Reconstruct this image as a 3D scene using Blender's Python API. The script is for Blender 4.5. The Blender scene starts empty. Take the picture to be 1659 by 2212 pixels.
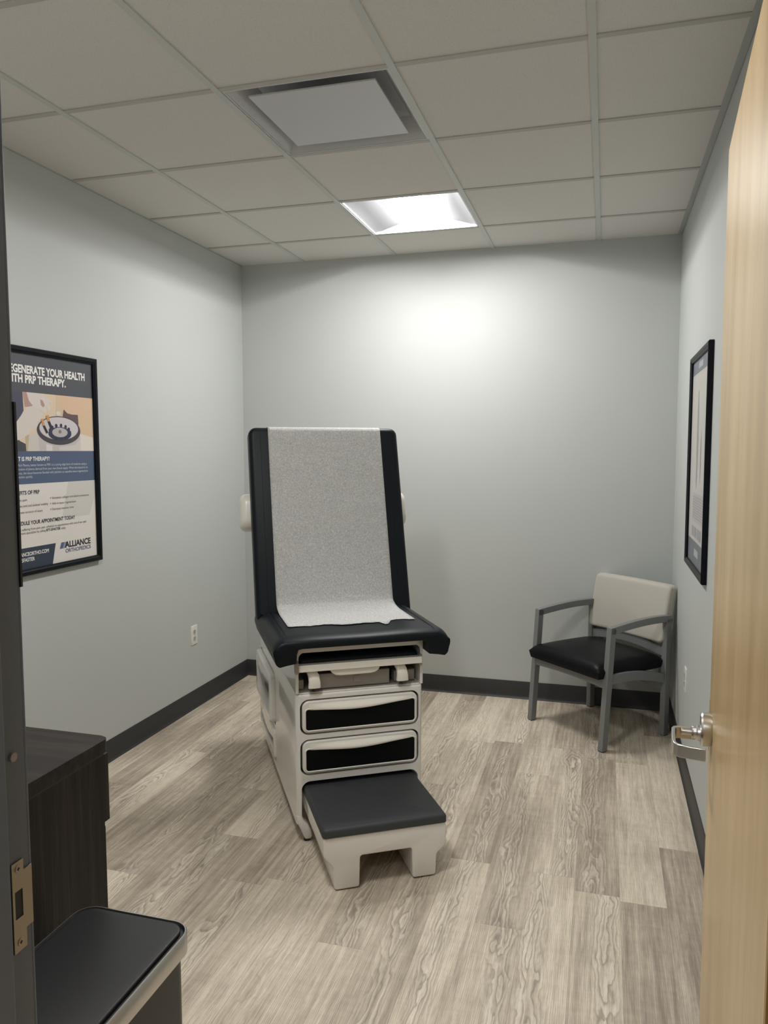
import bpy, bmesh, math, random
from mathutils import Vector, Matrix
random.seed(7)
S = bpy.context.scene
COL = S.collection
PI = math.pi

# ------------------------------------------------------------------ camera, light, exposure
CAM = Vector((1.8921, -2.4330, 1.5380))
YAW, PITCH, ROLL, FPX = -0.27928, -0.08101, -0.00074, 1664.14
H = 2.7416            # ceiling height
YB = 2.2851           # back wall
XL, XR = -0.4369, 2.2798
YF = -1.60            # front wall, room face
YC = -1.735           # front wall, corridor face
T = 0.6096            # ceiling tile

cy, sy, cp, sp = math.cos(YAW), math.sin(YAW), math.cos(PITCH), math.sin(PITCH)
fw = Vector((sy*cp, cy*cp, sp)); r0 = Vector((cy, -sy, 0)); u0 = r0.cross(fw)
rr = math.cos(ROLL)*r0 + math.sin(ROLL)*u0
uu = -math.sin(ROLL)*r0 + math.cos(ROLL)*u0
cam = bpy.data.cameras.new('camera'); camo = bpy.data.objects.new('camera', cam); COL.objects.link(camo)
camo.matrix_world = Matrix(((rr.x, uu.x, -fw.x, CAM.x), (rr.y, uu.y, -fw.y, CAM.y), (rr.z, uu.z, -fw.z, CAM.z), (0, 0, 0, 1)))
cam.sensor_fit = 'HORIZONTAL'; cam.sensor_width = 36; cam.lens = 36*FPX/1659
cam.clip_start = 0.02
S.camera = camo

W = bpy.data.worlds.new('world'); S.world = W; W.use_nodes = True
W.node_tree.nodes['Background'].inputs[0].default_value = (0.75, 0.8, 0.9, 1)
W.node_tree.nodes['Background'].inputs[1].default_value = 0.05
LAMP = 140.0           # troffer diffuser emission
LAMP_FRONT = 124.0
HALL_FILL = 17.0            # emission of the added, unseen corridor panel
S.view_settings.view_transform = 'Standard'; S.view_settings.look = 'None'
S.view_settings.exposure = 0.17; S.view_settings.gamma = 1.0
S.view_settings.use_curve_mapping = False
S.cycles.use_denoising = True
S.cycles.max_bounces = 10; S.cycles.diffuse_bounces = 6; S.cycles.glossy_bounces = 4
S.cycles.sample_clamp_indirect = 4.0
S.cycles.caustics_reflective = False

# ------------------------------------------------------------------ node helper
class N:
    def __init__(s, name):
        s.m = bpy.data.materials.new(name); s.m.use_nodes = True
        s.t = s.m.node_tree; s.b = s.t.nodes['Principled BSDF']
    def n(s, ty, **kw):
        x = s.t.nodes.new(ty)
        for k, v in kw.items(): setattr(x, k, v)
        return x
    def l(s, a, b): s.t.links.new(a, b)
    def v(s, x, sock):
        if isinstance(x, (int, float)): sock.default_value = x
        elif isinstance(x, (tuple, list)):
            sock.default_value = tuple(x) + ((1,) if len(x) == 3 and len(sock.default_value) == 4 else ())
        else: s.l(x, sock)
    def math(s, op, a, b=0.0, c=None):
        x = s.n('ShaderNodeMath', operation=op); s.v(a, x.inputs[0]); s.v(b, x.inputs[1])
        if c is not None: s.v(c, x.inputs[2])
        return x.outputs[0]
    def noise(s, vec, scale=5, detail=3, rough=.5, dist=0.0):
        x = s.n('ShaderNodeTexNoise'); s.l(vec, x.inputs['Vector'])
        x.inputs['Scale'].default_value = scale; x.inputs['Detail'].default_value = detail
        x.inputs['Roughness'].default_value = rough; x.inputs['Distortion'].default_value = dist
        return x.outputs[0]
    def mix(s, f, a, b, mode='MIX'):
        x = s.n('ShaderNodeMix', data_type='RGBA', blend_type=mode)
        s.v(f, x.inputs[0]); s.v(a, x.inputs[6]); s.v(b, x.inputs[7]); return x.outputs[2]
    def ramp(s, f, stops):
        x = s.n('ShaderNodeValToRGB'); s.l(f, x.inputs[0]); e = x.color_ramp.elements
        while len(e) < len(stops): e.new(.5)
        for i, (p, c) in enumerate(stops):
            e[i].position = p; e[i].color = tuple(c) + (1,) if not isinstance(c, (int, float)) else (c, c, c, 1)
        return x.outputs[0]
    def bump(s, h, strength=.2, dist=.001):
        x = s.n('ShaderNodeBump'); s.l(h, x.inputs['Height'])
        x.inputs['Strength'].default_value = strength; x.inputs['Distance'].default_value = dist
        s.l(x.outputs[0], s.b.inputs['Normal'])
    def obj(s): return s.n('ShaderNodeTexCoord').outputs['Object']
    def xyz(s, vec):
        x = s.n('ShaderNodeSeparateXYZ'); s.l(vec, x.inputs[0]); return x.outputs
    def comb(s, a, b, c):
        x = s.n('ShaderNodeCombineXYZ'); s.v(a, x.inputs[0]); s.v(b, x.inputs[1]); s.v(c, x.inputs[2]); return x.outputs[0]
    def scale(s, vec, sc):
        x = s.n('ShaderNodeMapping'); s.l(vec, x.inputs[0]); x.inputs['Scale'].default_value = sc; return x.outputs[0]

def srgb(r, g, b):
    f = lambda c: (c/255/12.92 if c/255 <= .04045 else ((c/255+.055)/1.055)**2.4)
    return (f(r), f(g), f(b))

def plain(name, col, rough=.5, metal=0.0, spec=.5, noise=0.0, nscale=60, bump=0.0, bscale=200, bdist=.0005, coat=0.0):
    k = N(name); b = k.b
    b.inputs['Roughness'].default_value = rough; b.inputs['Metallic'].default_value = metal
    b.inputs['Specular IOR Level'].default_value = spec; b.inputs['Coat Weight'].default_value = coat; b.inputs['Coat Roughness'].default_value = .06
    o = k.obj()
    if noise:
        f = k.noise(o, nscale, 4)
        c = k.mix(f, tuple(x*(1-noise) for x in col), tuple(min(1, x*(1+noise)) for x in col)); k.l(c, b.inputs['Base Color'])
    else: b.inputs['Base Color'].default_value = col + (1,)
    if bump: k.bump(k.noise(o, bscale, 3), bump, bdist)
    return k.m

def emit(name, col, s):
    k = N(name); k.b.inputs['Base Color'].default_value = (.8, .8, .8, 1)
    k.b.inputs['Emission Color'].default_value = col + (1,); k.b.inputs['Emission Strength'].default_value = s
    return k.m

# ------------------------------------------------------------------ materials
M = {}
M['wall'] = plain('wall_paint', (.500, .520, .505), .62, noise=.015, nscale=3, bump=.10, bscale=350, bdist=.0006)
M['base'] = plain('rubber_base', (.030, .030, .031), .5, noise=.08, nscale=8)
M['steel'] = plain('brushed_steel', (.62, .60, .57), .28, 1.0, bump=.04, bscale=300)
M['steel_dull'] = plain('strike_metal', (.40, .36, .29), .45, 1.0)
M['jamb'] = plain('frame_paint', (.125, .143, .175), .45, noise=.03, nscale=12)
M['grid'] = plain('tee_paint', (.55, .56, .54), .5)
M['cross'] = plain('cross_tee_paint', (.47, .45, .42), .6)
M['angle'] = plain('wall_angle', (.42, .43, .42), .5)
M['wing'] = plain('lamp_reflector', (.150, .150, .158), .5)
M['white'] = plain('white_enamel', (.80, .80, .80), .35)
M['shell'] = plain('grey_beige_plastic', (.745, .720, .675), .26, noise=.02, nscale=4, coat=.9)
M['shell_light'] = plain('light_plastic', (.80, .76, .68), .3, coat=.2)
M['grey_plastic'] = plain('mid_grey_plastic', (.33, .30, .275), .45)
M['black'] = plain('black_plastic', (.006, .006, .007), .45)
M['insert'] = plain('drawer_insert', (.002, .0025, .003), .65, spec=.15, bump=.15, bscale=900)
M['vinyl'] = plain('black_vinyl', (.0040, .0068, .0095), .44, spec=.20, bump=.10, bscale=700, bdist=.0004)
M['seat_vinyl'] = plain('chair_vinyl', (.0028, .0036, .0045), .42, spec=.16, bump=.1, bscale=700, bdist=.0004)
M['step_rubber'] = plain('step_rubber', (.034, .038, .040), .6, bump=.3, bscale=500, bdist=.0008)
M['chair_frame'] = plain('chair_metal', (.185, .190, .190), .42, 0.0, noise=.03)
M['lid'] = plain('lid_plastic', (.014, .014, .015), .42, noise=.05, nscale=30)
M['body_black'] = plain('bin_black', (.010, .010, .009), .4)
M['plate'] = plain('cover_plate', (.72, .70, .65), .35)
M['slot_shade'] = plain('drawer_pocket', (.10, .09, .078), .6)
M['slot'] = plain('slot_dark', (.02, .02, .02), .6)
M['slot_grey'] = plain('socket_grey', (.50, .48, .45), .4)

def chair_fabric():
    k = N('oatmeal_fabric'); o = k.obj()
    f = k.noise(k.scale(o, (1, 1, 1)), 420, 3)
    w = k.noise(k.scale(o, (1, 1, .25)), 900, 2)
    c = k.mix(f, (.40, .375, .33), (.56, .53, .47)); k.l(c, k.b.inputs['Base Color'])
    k.b.inputs['Roughness'].default_value = .9; k.b.inputs['Specular IOR Level'].default_value = .2
    k.bump(w, .25, .0008); return k.m
M['fabric'] = chair_fabric()

def paper():
    k = N('exam_paper_sheet'); o = k.obj()
    f = k.noise(k.scale(o, (1, 1, 1)), 150, 5, .75)
    g = k.noise(o, 420, 2)
    h = k.math('ADD', k.math('MULTIPLY', f, .7), k.math('MULTIPLY', g, .3))
    c = k.ramp(h, [(.36, (.345, .345, .333)), (.52, (.50, .50, .485)), (.66, (.69, .69, .67))])
    k.l(c, k.b.inputs['Base Color']); k.b.inputs['Roughness'].default_value = .8
    k.b.inputs['Specular IOR Level'].default_value = .25
    big = k.noise(k.scale(o, (2, 1, 9)), 1.2, 3)
    k.bump(big, .5, .006); return k.m
M['paper'] = paper()

def ceiling_mat():
    k = N('ceiling_tile'); o = k.obj()
    f = k.noise(o, 260, 4, .7); g = k.noise(o, 1.4, 2)
    c = k.mix(k.ramp(f, [(.30, 0.0), (.46, 1.0)]), (.52, .497, .47), (.69, .667, .637))
    k.l(c, k.b.inputs['Base Color']); k.b.inputs['Roughness'].default_value = .95
    k.b.inputs['Specular IOR Level'].default_value = .1
    k.bump(f, .25, .0012); return k.m
M['ceil'] = ceiling_mat()

def floor_mat():
    k = N('ash_plank_floor'); o = k.obj(); X, Y, Z = k.xyz(o)
    m_ = k.math
    pw, pl = .1524, 1.22
    xs = m_('DIVIDE', m_('SUBTRACT', X, -.0088), pw)
    i = m_('FLOOR', xs)
    wn = k.n('ShaderNodeTexWhiteNoise', noise_dimensions='1D'); k.l(i, wn.inputs['W'])
    ys = m_('ADD', m_('DIVIDE', Y, pl), m_('MULTIPLY', wn.outputs[0], 7.3))
    j = m_('FLOOR', ys)
    wn2 = k.n('ShaderNodeTexWhiteNoise', noise_dimensions='2D'); k.l(k.comb(i, j, 0), wn2.inputs['Vector'])
    rc = k.n('ShaderNodeSeparateColor'); k.l(wn2.outputs[1], rc.inputs[0])
    r1, r2, r3 = rc.outputs
    off = m_('MULTIPLY', wn2.outputs[0], 37.0)
    fx = m_('FRACT', xs); fy = m_('FRACT', ys)
    ex = m_('MINIMUM', fx, m_('SUBTRACT', 1, fx)); ey = m_('MINIMUM', fy, m_('SUBTRACT', 1, fy))
    seam = m_('MINIMUM', m_('MINIMUM', m_('DIVIDE', ex, .005), m_('DIVIDE', ey, .0007)), 1)
    mul = lambda a, b_: m_('MULTIPLY', a, b_)
    add = lambda a, b_: m_('ADD', a, b_)
    def nz(sx, sy, o_=0.0, d=2, r=.5, dist=0.0): return k.noise(k.comb(mul(X, sx), mul(Y, sy), add(off, o_)), 1.0, d, r, dist)
    # heart of the cathedral figure wanders across the plank
    cx = add(add(.22, mul(r1, .56)), mul(m_('SUBTRACT', nz(1.5, 1.6, 3.0), .5), .55))
    lx = m_('ABSOLUTE', m_('SUBTRACT', fx, cx))
    hills = add(mul(nz(7.5, 1.7, 7.0, 2, .5), .80), mul(nz(26, 9.0, 9.0, 2, .5), .20))
    field = add(mul(lx, 1.15), mul(hills, 1.70))
    phase = mul(field, 8.5)
    saw = m_('FRACT', phase)
    # pale early wood with a crisp dark late-wood edge
    band = k.ramp(saw, [(0.0, .0), (.05, .10), (.22, .62), (.55, 1.0), (.90, .92), (1.0, .0)])
    heart = k.ramp(add(lx, mul(m_('SUBTRACT', hills, .5), .9)), [(.12, 1.0), (.36, .0)])
    heart = mul(heart, k.ramp(add(r3, mul(m_('SUBTRACT', nz(2, .9, 21.0), .5), .5)), [(.22, .12), (.60, 1.0)]))
    isl = k.ramp(nz(20, 6, 15.0, 2, .5), [(.66, .0), (.685, 1.0)])
    # straight grain beside it
    sg = m_('FRACT', mul(add(mul(fx, 1.0), mul(hills, .16)), 26.0))
    straight = k.ramp(sg, [(0.0, .15), (.30, .85), (.80, 1.0), (1.0, .15)])
    fine = nz(420, 14, 1.0, 3, .6); pores = nz(700, 60, 2.0, 2, .6)
    streak = nz(70, 2.4, 4.0, 3, .6)
    blotch = nz(9, 2.2, 5.0, 3, .6)
    cross = nz(10, 42, 6.0, 2, .6)
    tone = add(mul(r2, .36), mul(blotch, .72))
    tone = add(tone, mul(m_('SUBTRACT', streak, .5), .85))
    tone = add(tone, mul(m_('SUBTRACT', cross, .5), .18))
    basec = k.ramp(tone, [(.22, (.335, .278, .216)), (.42, (.497, .422, .330)), (.60, (.668, .580, .458)), (.82, (.838, .742, .596))])
    c = basec
    c = k.mix(mul(mul(m_('SUBTRACT', 1, straight), m_('SUBTRACT', 1, heart)), .42), c, (.245, .205, .165))
    c = k.mix(mul(mul(heart, m_('SUBTRACT', 1, band)), .70), c, (.235, .200, .165))
    c = k.mix(mul(mul(heart, k.ramp(saw, [(.45, .0), (.75, 1.0), (.92, .0)])), .40), c, (.74, .69, .58))
    c = k.mix(mul(mul(heart, isl), .65), c, (.76, .71, .60))
    c = k.mix(mul(k.ramp(fine, [(.36, 1.0), (.52, 0.0)]), .30), c, (.25, .215, .17))
    c = k.mix(mul(k.ramp(fine, [(.54, 0.0), (.70, 1.0)]), .22), c, (.76, .71, .60))
    c = k.mix(mul(k.ramp(pores, [(.30, 1.0), (.42, 0.0)]), .25), c, (.22, .19, .15))
    c = k.mix(add(mul(seam, .6), .4), (.19, .165, .135), c)
    k.l(c, k.b.inputs['Base Color'])
    k.b.inputs['Roughness'].default_value = .5; k.b.inputs['Specular IOR Level'].default_value = .3
    k.bump(add(seam, mul(fine, .35)), .12, .0008)
    return k.m
M['floor'] = floor_mat()

def door_wood():
    k = N('maple_veneer'); o = k.obj(); X, Y, Z = k.xyz(o)
    leaf = k.math('FLOOR', k.math('MULTIPLY', Y, 6.2))
    wn = k.n('ShaderNodeTexWhiteNoise', noise_dimensions='1D'); k.l(leaf, wn.inputs['W'])
    a = k.noise(k.comb(X, k.math('MULTIPLY', Y, 11), k.math('MULTIPLY', Z, 2.2)), 1, 3, .5)
    b = k.noise(k.comb(X, k.math('MULTIPLY', Y, 170), k.math('MULTIPLY', Z, 5)), 1, 3, .6)
    d = k.noise(k.comb(X, k.math('MULTIPLY', Y, 6), k.math('MULTIPLY', Z, .9)), 1, 2, .5)
    t = k.math('ADD', k.math('ADD', k.math('MULTIPLY', a, .55), k.math('MULTIPLY', b, .22)), k.math('ADD', k.math('MULTIPLY', d, .3), k.math('MULTIPLY', wn.outputs[0], .06)))
    c = k.ramp(t, [(.34, (.410, .255, .100)), (.54, (.545, .365, .160)), (.74, (.660, .470, .240))])
    k.l(c, k.b.inputs['Base Color']); k.b.inputs['Roughness'].default_value = .38
    k.b.inputs['Coat Weight'].default_value = .4; k.b.inputs['Coat Roughness'].default_value = .22
    k.bump(b, .06, .0004); return k.m
M['door'] = door_wood()
M['door_edge'] = plain('door_edge_wood', (.33, .16, .045), .4, noise=.15, nscale=20)

def dark_wood(name, vertical):
    k = N(name); o = k.obj(); X, Y, Z = k.xyz(o)
    if vertical: v1 = k.comb(k.math('MULTIPLY', X, 45), k.math('MULTIPLY', Y, 45), k.math('MULTIPLY', Z, 1.6)); v2 = k.comb(k.math('MULTIPLY', X, 300), k.math('MULTIPLY', Y, 300), k.math('MULTIPLY', Z, 6))
    else: v1 = k.comb(k.math('MULTIPLY', X, 1.6), k.math('MULTIPLY', Y, 45), k.math('MULTIPLY', Z, 45)); v2 = k.comb(k.math('MULTIPLY', X, 6), k.math('MULTIPLY', Y, 300), k.math('MULTIPLY', Z, 300))
    t = k.math('ADD', k.math('MULTIPLY', k.noise(v1, 1, 3), .6), k.math('MULTIPLY', k.noise(v2, 1, 3), .4))
    c = k.ramp(t, [(.36, (.006, .005, .0045)), (.50, (.015, .0115, .009)), (.66, (.042, .031, .024))])
    k.l(c, k.b.inputs['Base Color']); k.b.inputs['Roughness'].default_value = .55; k.b.inputs['Specular IOR Level'].default_value = .35
    k.bump(t, .1, .0004); return k.m
M['dwood'] = dark_wood('dark_laminate', True)
M['dwood_top'] = dark_wood('dark_laminate_top', False)

# ------------------------------------------------------------------ mesh helpers
def link(name, me, mats, parent=None, smooth=False):
    o = bpy.data.objects.new(name, me); COL.objects.link(o)
    for m in (mats if isinstance(mats, (list, tuple)) else [mats]): me.materials.append(m)
    if parent: o.parent = parent
    if smooth:
        for p in me.polygons: p.use_smooth = True
    return o

def done(name, bm, mat, parent=None, smooth=None, rm=True):
    if rm: bmesh.ops.remove_doubles(bm, verts=bm.verts, dist=1e-6)
    bmesh.ops.recalc_face_normals(bm, faces=bm.faces)
    if smooth is not None:
        for f in bm.faces: f.smooth = True
        a = math.radians(smooth)
        for e in bm.edges:
            if len(e.link_faces) == 2 and e.calc_face_angle(0) > a: e.smooth = False
    me = bpy.data.meshes.new(name); bm.to_mesh(me); bm.free()
    return link(name, me, mat, parent)

def NB(): return bmesh.new()

def box(bm, x0, x1, y0, y1, z0, z1, r=0.0, seg=2, M4=None):
    t = bmesh.new(); bmesh.ops.create_cube(t, size=1)
    for v in t.verts:
        v.co = Vector(((x0+x1)/2+v.co.x*(x1-x0), (y0+y1)/2+v.co.y*(y1-y0), (z0+z1)/2+v.co.z*(z1-z0)))
    if r: bmesh.ops.bevel(t, geom=t.edges[:]+t.verts[:], offset=r, segments=seg, profile=.5, affect='EDGES', clamp_overlap=True)
    merge(bm, t, M4)

def merge(bm, t, M4=None, mi=None):
    mp = {}
    for v in t.verts: mp[v] = bm.verts.new(M4 @ v.co if M4 else v.co)
    for f in t.faces:
        try: nf = bm.faces.new([mp[v] for v in f.verts])
        except ValueError: continue
        nf.material_index = f.material_index if mi is None else mi
    t.free()

def rrect(x0, x1, z0, z1, r, n=6):
    pts = []
    for cx, cz, a0 in ((x1-r, z1-r, 0), (x0+r, z1-r, 90), (x0+r, z0+r, 180), (x1-r, z0+r, 270)):
        for i in range(n+1):
            a = math.radians(a0+90*i/n); pts.append((cx+r*math.cos(a), cz+r*math.sin(a)))
    return pts

def area(pts): return sum(pts[i][0]*pts[(i+1) % len(pts)][1]-pts[(i+1) % len(pts)][0]*pts[i][1] for i in range(len(pts)))/2

def inset(pts, d):
    if abs(d) < 1e-9: return list(pts)
    n = len(pts); out = []; sg = 1 if area(pts) > 0 else -1
    for i in range(n):
        a, b, c = Vector(pts[i-1]), Vector(pts[i]), Vector(pts[(i+1) % n])
        e1 = (b-a); e2 = (c-b)
        if e1.length < 1e-9 or e2.length < 1e-9: out.append(tuple(b)); continue
        e1.normalize(); e2.normalize()
        n1 = Vector((-e1.y, e1.x))*sg; n2 = Vector((-e2.y, e2.x))*sg
        m = n1+n2
        if m.length < 1e-6: out.append(tuple(b)); continue
        m.normalize(); k = d/max(.5, m.dot(n1))
        out.append((b.x+m.x*k, b.y+m.y*k))
    return out

def puff(bm, pts, d0, d1, r0, r1, mp, n=4, deform=None):
    """extrude the outline pts from depth d0 to d1, its two ends rounded by r0 and r1; mp(u, v, d) -> Vector"""
    rings = []
    if r0: rings += [(d0+r0*(1-math.sin(PI/2*i/n)), r0*(1-math.cos(PI/2*i/n))) for i in range(n, -1, -1)][::-1]
    else: rings.append((d0, 0))
    if r0:
        rings = [(d0+r0*(1-math.cos(PI/2*i/n)), r0*(1-math.sin(PI/2*i/n))) for i in range(n+1)]
    mid = []
    if r1: mid = [(d1-r1*(1-math.cos(PI/2*i/n)), r1*(1-math.sin(PI/2*i/n))) for i in range(n, -1, -1)]
    else: mid = [(d1, 0)]
    rings += mid
    vs = []
    for d, o in rings:
        vs.append([bm.verts.new(mp(p[0], p[1], d)) for p in inset(pts, o)])
    m = len(pts)
    for a, b in zip(vs, vs[1:]):
        for i in range(m):
            try: bm.faces.new((a[i], a[(i+1) % m], b[(i+1) % m], b[i]))
            except ValueError: pass
    bm.faces.new(vs[0]); bm.faces.new(vs[-1][::-1])

XZ = lambda u, v, d: Vector((u, d, v))      # outline in x,z extruded along y
YZ = lambda u, v, d: Vector((d, u, v))      # outline in y,z extruded along x
XY = lambda u, v, d: Vector((u, v, d))

def tube(bm, pts, r, n=12, cap=True, flat=None):
    pts = [Vector(p) for p in pts]; rings = []
    up = Vector((0, 0, 1))
    for i, p in enumerate(pts):
        t = (pts[min(i+1, len(pts)-1)]-pts[max(i-1, 0)]).normalized()
        a = t.cross(up)
        if a.length < .1: a = t.cross(Vector((0, 1, 0)))
        a.normalize(); b = a.cross(t).normalized()
        rad = r[i] if isinstance(r, (list, tuple)) else r
        ra, rb = (rad, rad) if flat is None else (rad*flat[0], rad*flat[1])
        rings.append([bm.verts.new(p+a*ra*math.cos(2*PI*k/n)+b*rb*math.sin(2*PI*k/n)) for k in range(n)])
    for A, B in zip(rings, rings[1:]):
        for k in range(n): bm.faces.new((A[k], A[(k+1) % n], B[(k+1) % n], B[k]))
    if cap: bm.faces.new(rings[0]); bm.faces.new(rings[-1][::-1])

def strap(bm, pts, w, th, axis):
    """bar of rectangular section th x w following pts, w along axis"""
    pts = [Vector(p) for p in pts]; ax = Vector(axis).normalized(); rings = []
    for i, p in enumerate(pts):
        t = (pts[min(i+1, len(pts)-1)]-pts[max(i-1, 0)]).normalized()
        nn = t.cross(ax).normalized()
        rings.append([bm.verts.new(p+nn*th/2*a+ax*w/2*b) for a, b in ((-1, -1), (1, -1), (1, 1), (-1, 1))])
    for A, B in zip(rings, rings[1:]):
        for k in range(4): bm.faces.new((A[k], A[(k+1) % 4], B[(k+1) % 4], B[k]))
    bm.faces.new(rings[0]); bm.faces.new(rings[-1][::-1])

def bev(o, w=.003, seg=2, ang=35):
    m = o.modifiers.new('bevel', 'BEVEL'); m.width = w; m.segments = seg; m.limit_method = 'ANGLE'; m.angle_limit = math.radians(ang)
    m.harden_normals = False
    return o

def boolean(o, cutters, op='DIFFERENCE'):
    for c in cutters:
        m = o.modifiers.new('cut', 'BOOLEAN'); m.operation = op; m.object = c; m.solver = 'EXACT'
    dg = bpy.context.evaluated_depsgraph_get(); dg.update()
    me = bpy.data.meshes.new_from_object(o.evaluated_get(dg)); o.modifiers.clear()
    old = o.data; o.data = me; bpy.data.meshes.remove(old)
    for c in cutters: bpy.data.objects.remove(c, do_unlink=True)
    return o

def autosmooth(o, ang=35):
    bm = bmesh.new(); bm.from_mesh(o.data); a = math.radians(ang)
    bmesh.ops.remove_doubles(bm, verts=bm.verts, dist=1e-5)
    for f in bm.faces: f.smooth = True
    for e in bm.edges: e.smooth = not (len(e.link_faces) != 2 or e.calc_face_angle(0) > a)
    bm.to_mesh(o.data); bm.free(); return o

def thing(name, label, cat, loc=(0, 0, 0), rz=0.0, group=None):
    o = bpy.data.objects.new(name, None); COL.objects.link(o); o.location = loc; o.rotation_euler = (0, 0, rz)
    o.empty_display_size = .05; o['label'] = label; o['category'] = cat
    if group: o['group'] = group
    return o
def tag(o, label, cat, group=None):
    o['label'] = label; o['category'] = cat
    if group: o['group'] = group
    return o
def structure(o, label=None):
    o['kind'] = 'structure'
    if label: o['label'] = label
    return o

# ------------------------------------------------------------------ the room
b = NB(); box(b, XL-.15, XR+1.2, -3.6, YB+.15, -.08, 0)
structure(done('floor', b, M['floor']), 'grey-beige wood-look plank floor')
b = NB(); box(b, XL-.12, XL, YC, YB+.12, 0, H+.3); structure(done('wall_left', b, M['wall']), 'light grey left wall')
b = NB(); box(b, XR, XR+.12, YC, YB+.12, 0, H+.3); structure(done('wall_right', b, M['wall']), 'light grey right wall')
b = NB(); box(b, XL, XR, YB, YB+.12, 0, H+.3); structure(done('wall_back', b, M['wall']), 'light grey back wall')
JX0, JX1, JZ = 1.150, 2.085, 2.15
b = NB(); box(b, XL, JX0-.02, YC, YF, 0, H+.3); box(b, JX1+.02, XR, YC, YF, 0, H+.3); box(b, JX0-.02, JX1+.02, YC, YF, JZ+.02, H+.3)
structure(done('wall_front', b, M['wall']), 'light grey wall around the doorway')
# corridor the photographer stands in
b = NB(); box(b, XL-.15, XR+1.2, -3.72, -3.6, 0, H+.3); structure(done('wall_corridor', b, M['wall']))
b = NB(); box(b, XR+1.2, XR+1.32, -3.6, YC, 0, H+.3); box(b, XR+.12, XR+1.2, YC, YC+.1, 0, H+.3); structure(done('wall_corridor_right', b, M['wall']))
b = NB(); box(b, XL-.27, XL-.15, -3.72, YC+.1, 0, H+.3); box(b, XL-.15, XL, YC, YC+.1, 0, H+.3); structure(done('wall_corridor_left', b, M['wall']))

# baseboards: rubber cove base, tall flat face and a small toe
def baseboard(name, p0, p1, nrm):
    p0 = Vector(p0+(0,)); p1 = Vector(p1+(0,)); n = Vector(nrm+(0,))
    prof = [(0, 0), (.014, 0), (.0135, .003), (.009, .008), (.006, .016), (.005, .03), (.005, .104), (.003, .108), (0, .108)]
    b = NB(); rs = []
    for p in (p0, p1): rs.append([b.verts.new(p+n*a+Vector((0, 0, z))) for a, z in prof])
    k = len(prof)
    for i in range(k): b.faces.new((rs[0][i], rs[0][(i+1) % k], rs[1][(i+1) % k], rs[1][i]))
    b.faces.new(rs[0]); b.faces.new(rs[1][::-1])
    return structure(done(name, b, M['base'], smooth=30), 'charcoal rubber baseboard')
baseboard('baseboard_left', (XL, YF), (XL, YB), (1, 0))
baseboard('baseboard_right', (XR, YF), (XR, YB), (-1, 0))
baseboard('baseboard_back', (XL, YB), (XR, YB), (0, -1))
baseboard('baseboard_front', (XL, YF), (JX0-.05, YF), (0, 1))

# ceiling: panels, tee grid, wall angle; two openings for the troffers and one for the air diffuser
LIGHTS = [(1, 2), (1, -2)]; VENT = (1, 0)
def cellx(i): return i*T
b = NB()
XS = [XL]+[i*T for i in range(0, 4)]+[XR]; YS = [YF]+[j*T for j in range(-2, 4)]+[YB]
for a0, a1 in zip(XS, XS[1:]):
    for c0, c1 in zip(YS, YS[1:]):
        i, j = round(a0/T) if a0 >= -1e-6 else -1, (math.floor(c0/T+1e-6))
        if abs(a0-T) < 1e-3 and any(abs(c0-q[1]*T) < 1e-3 for q in LIGHTS+[VENT]): continue
        box(b, a0, a1, c0, c1, H, H+.012)
structure(done('ceiling', b, M['ceil'], rm=False), 'suspended ceiling of speckled grey mineral panels')
b = NB(); box(b, XL-.1, XR+.1, YC, YB+.1, H+.3, H+.34); structure(done('ceiling_slab', b, M['ceil']))
b = NB(); box(b, XL-.15, XR+1.2, -3.6, YC, H, H+.03); structure(done('ceiling_corridor', b, M['ceil']), 'corridor ceiling')
hw, pr = .0119, .0042
b = NB()
for i in range(0, 4): box(b, i*T-hw, i*T+hw, YF, YB, H-pr*1.2, H+.008)
for j in range(-2, 4):
    for a0, a1 in zip(XS, XS[1:]):
        pass
structure(done('trim_1', b, M['grid'], rm=False), 'grey main runners of the ceiling grid')
b = NB()
for j in range(-2, 4):
    for a0, a1 in zip(XS, XS[1:]):
        box(b, a0+hw, a1-hw, j*T-hw, j*T+hw, H-pr*.9, H+.008)
structure(done('trim_4', b, M['cross'], rm=False), 'grey cross runners of the ceiling grid')
b = NB(); box(b, XR-.024, XR-.0012, YF, YB, H-.004, H+.006); box(b, XL, XL+.006, YF, YB, H-.004, H+.006)
structure(done('trim_2', b, M['angle'], rm=False), 'wall angle along the ceiling edge')

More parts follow.
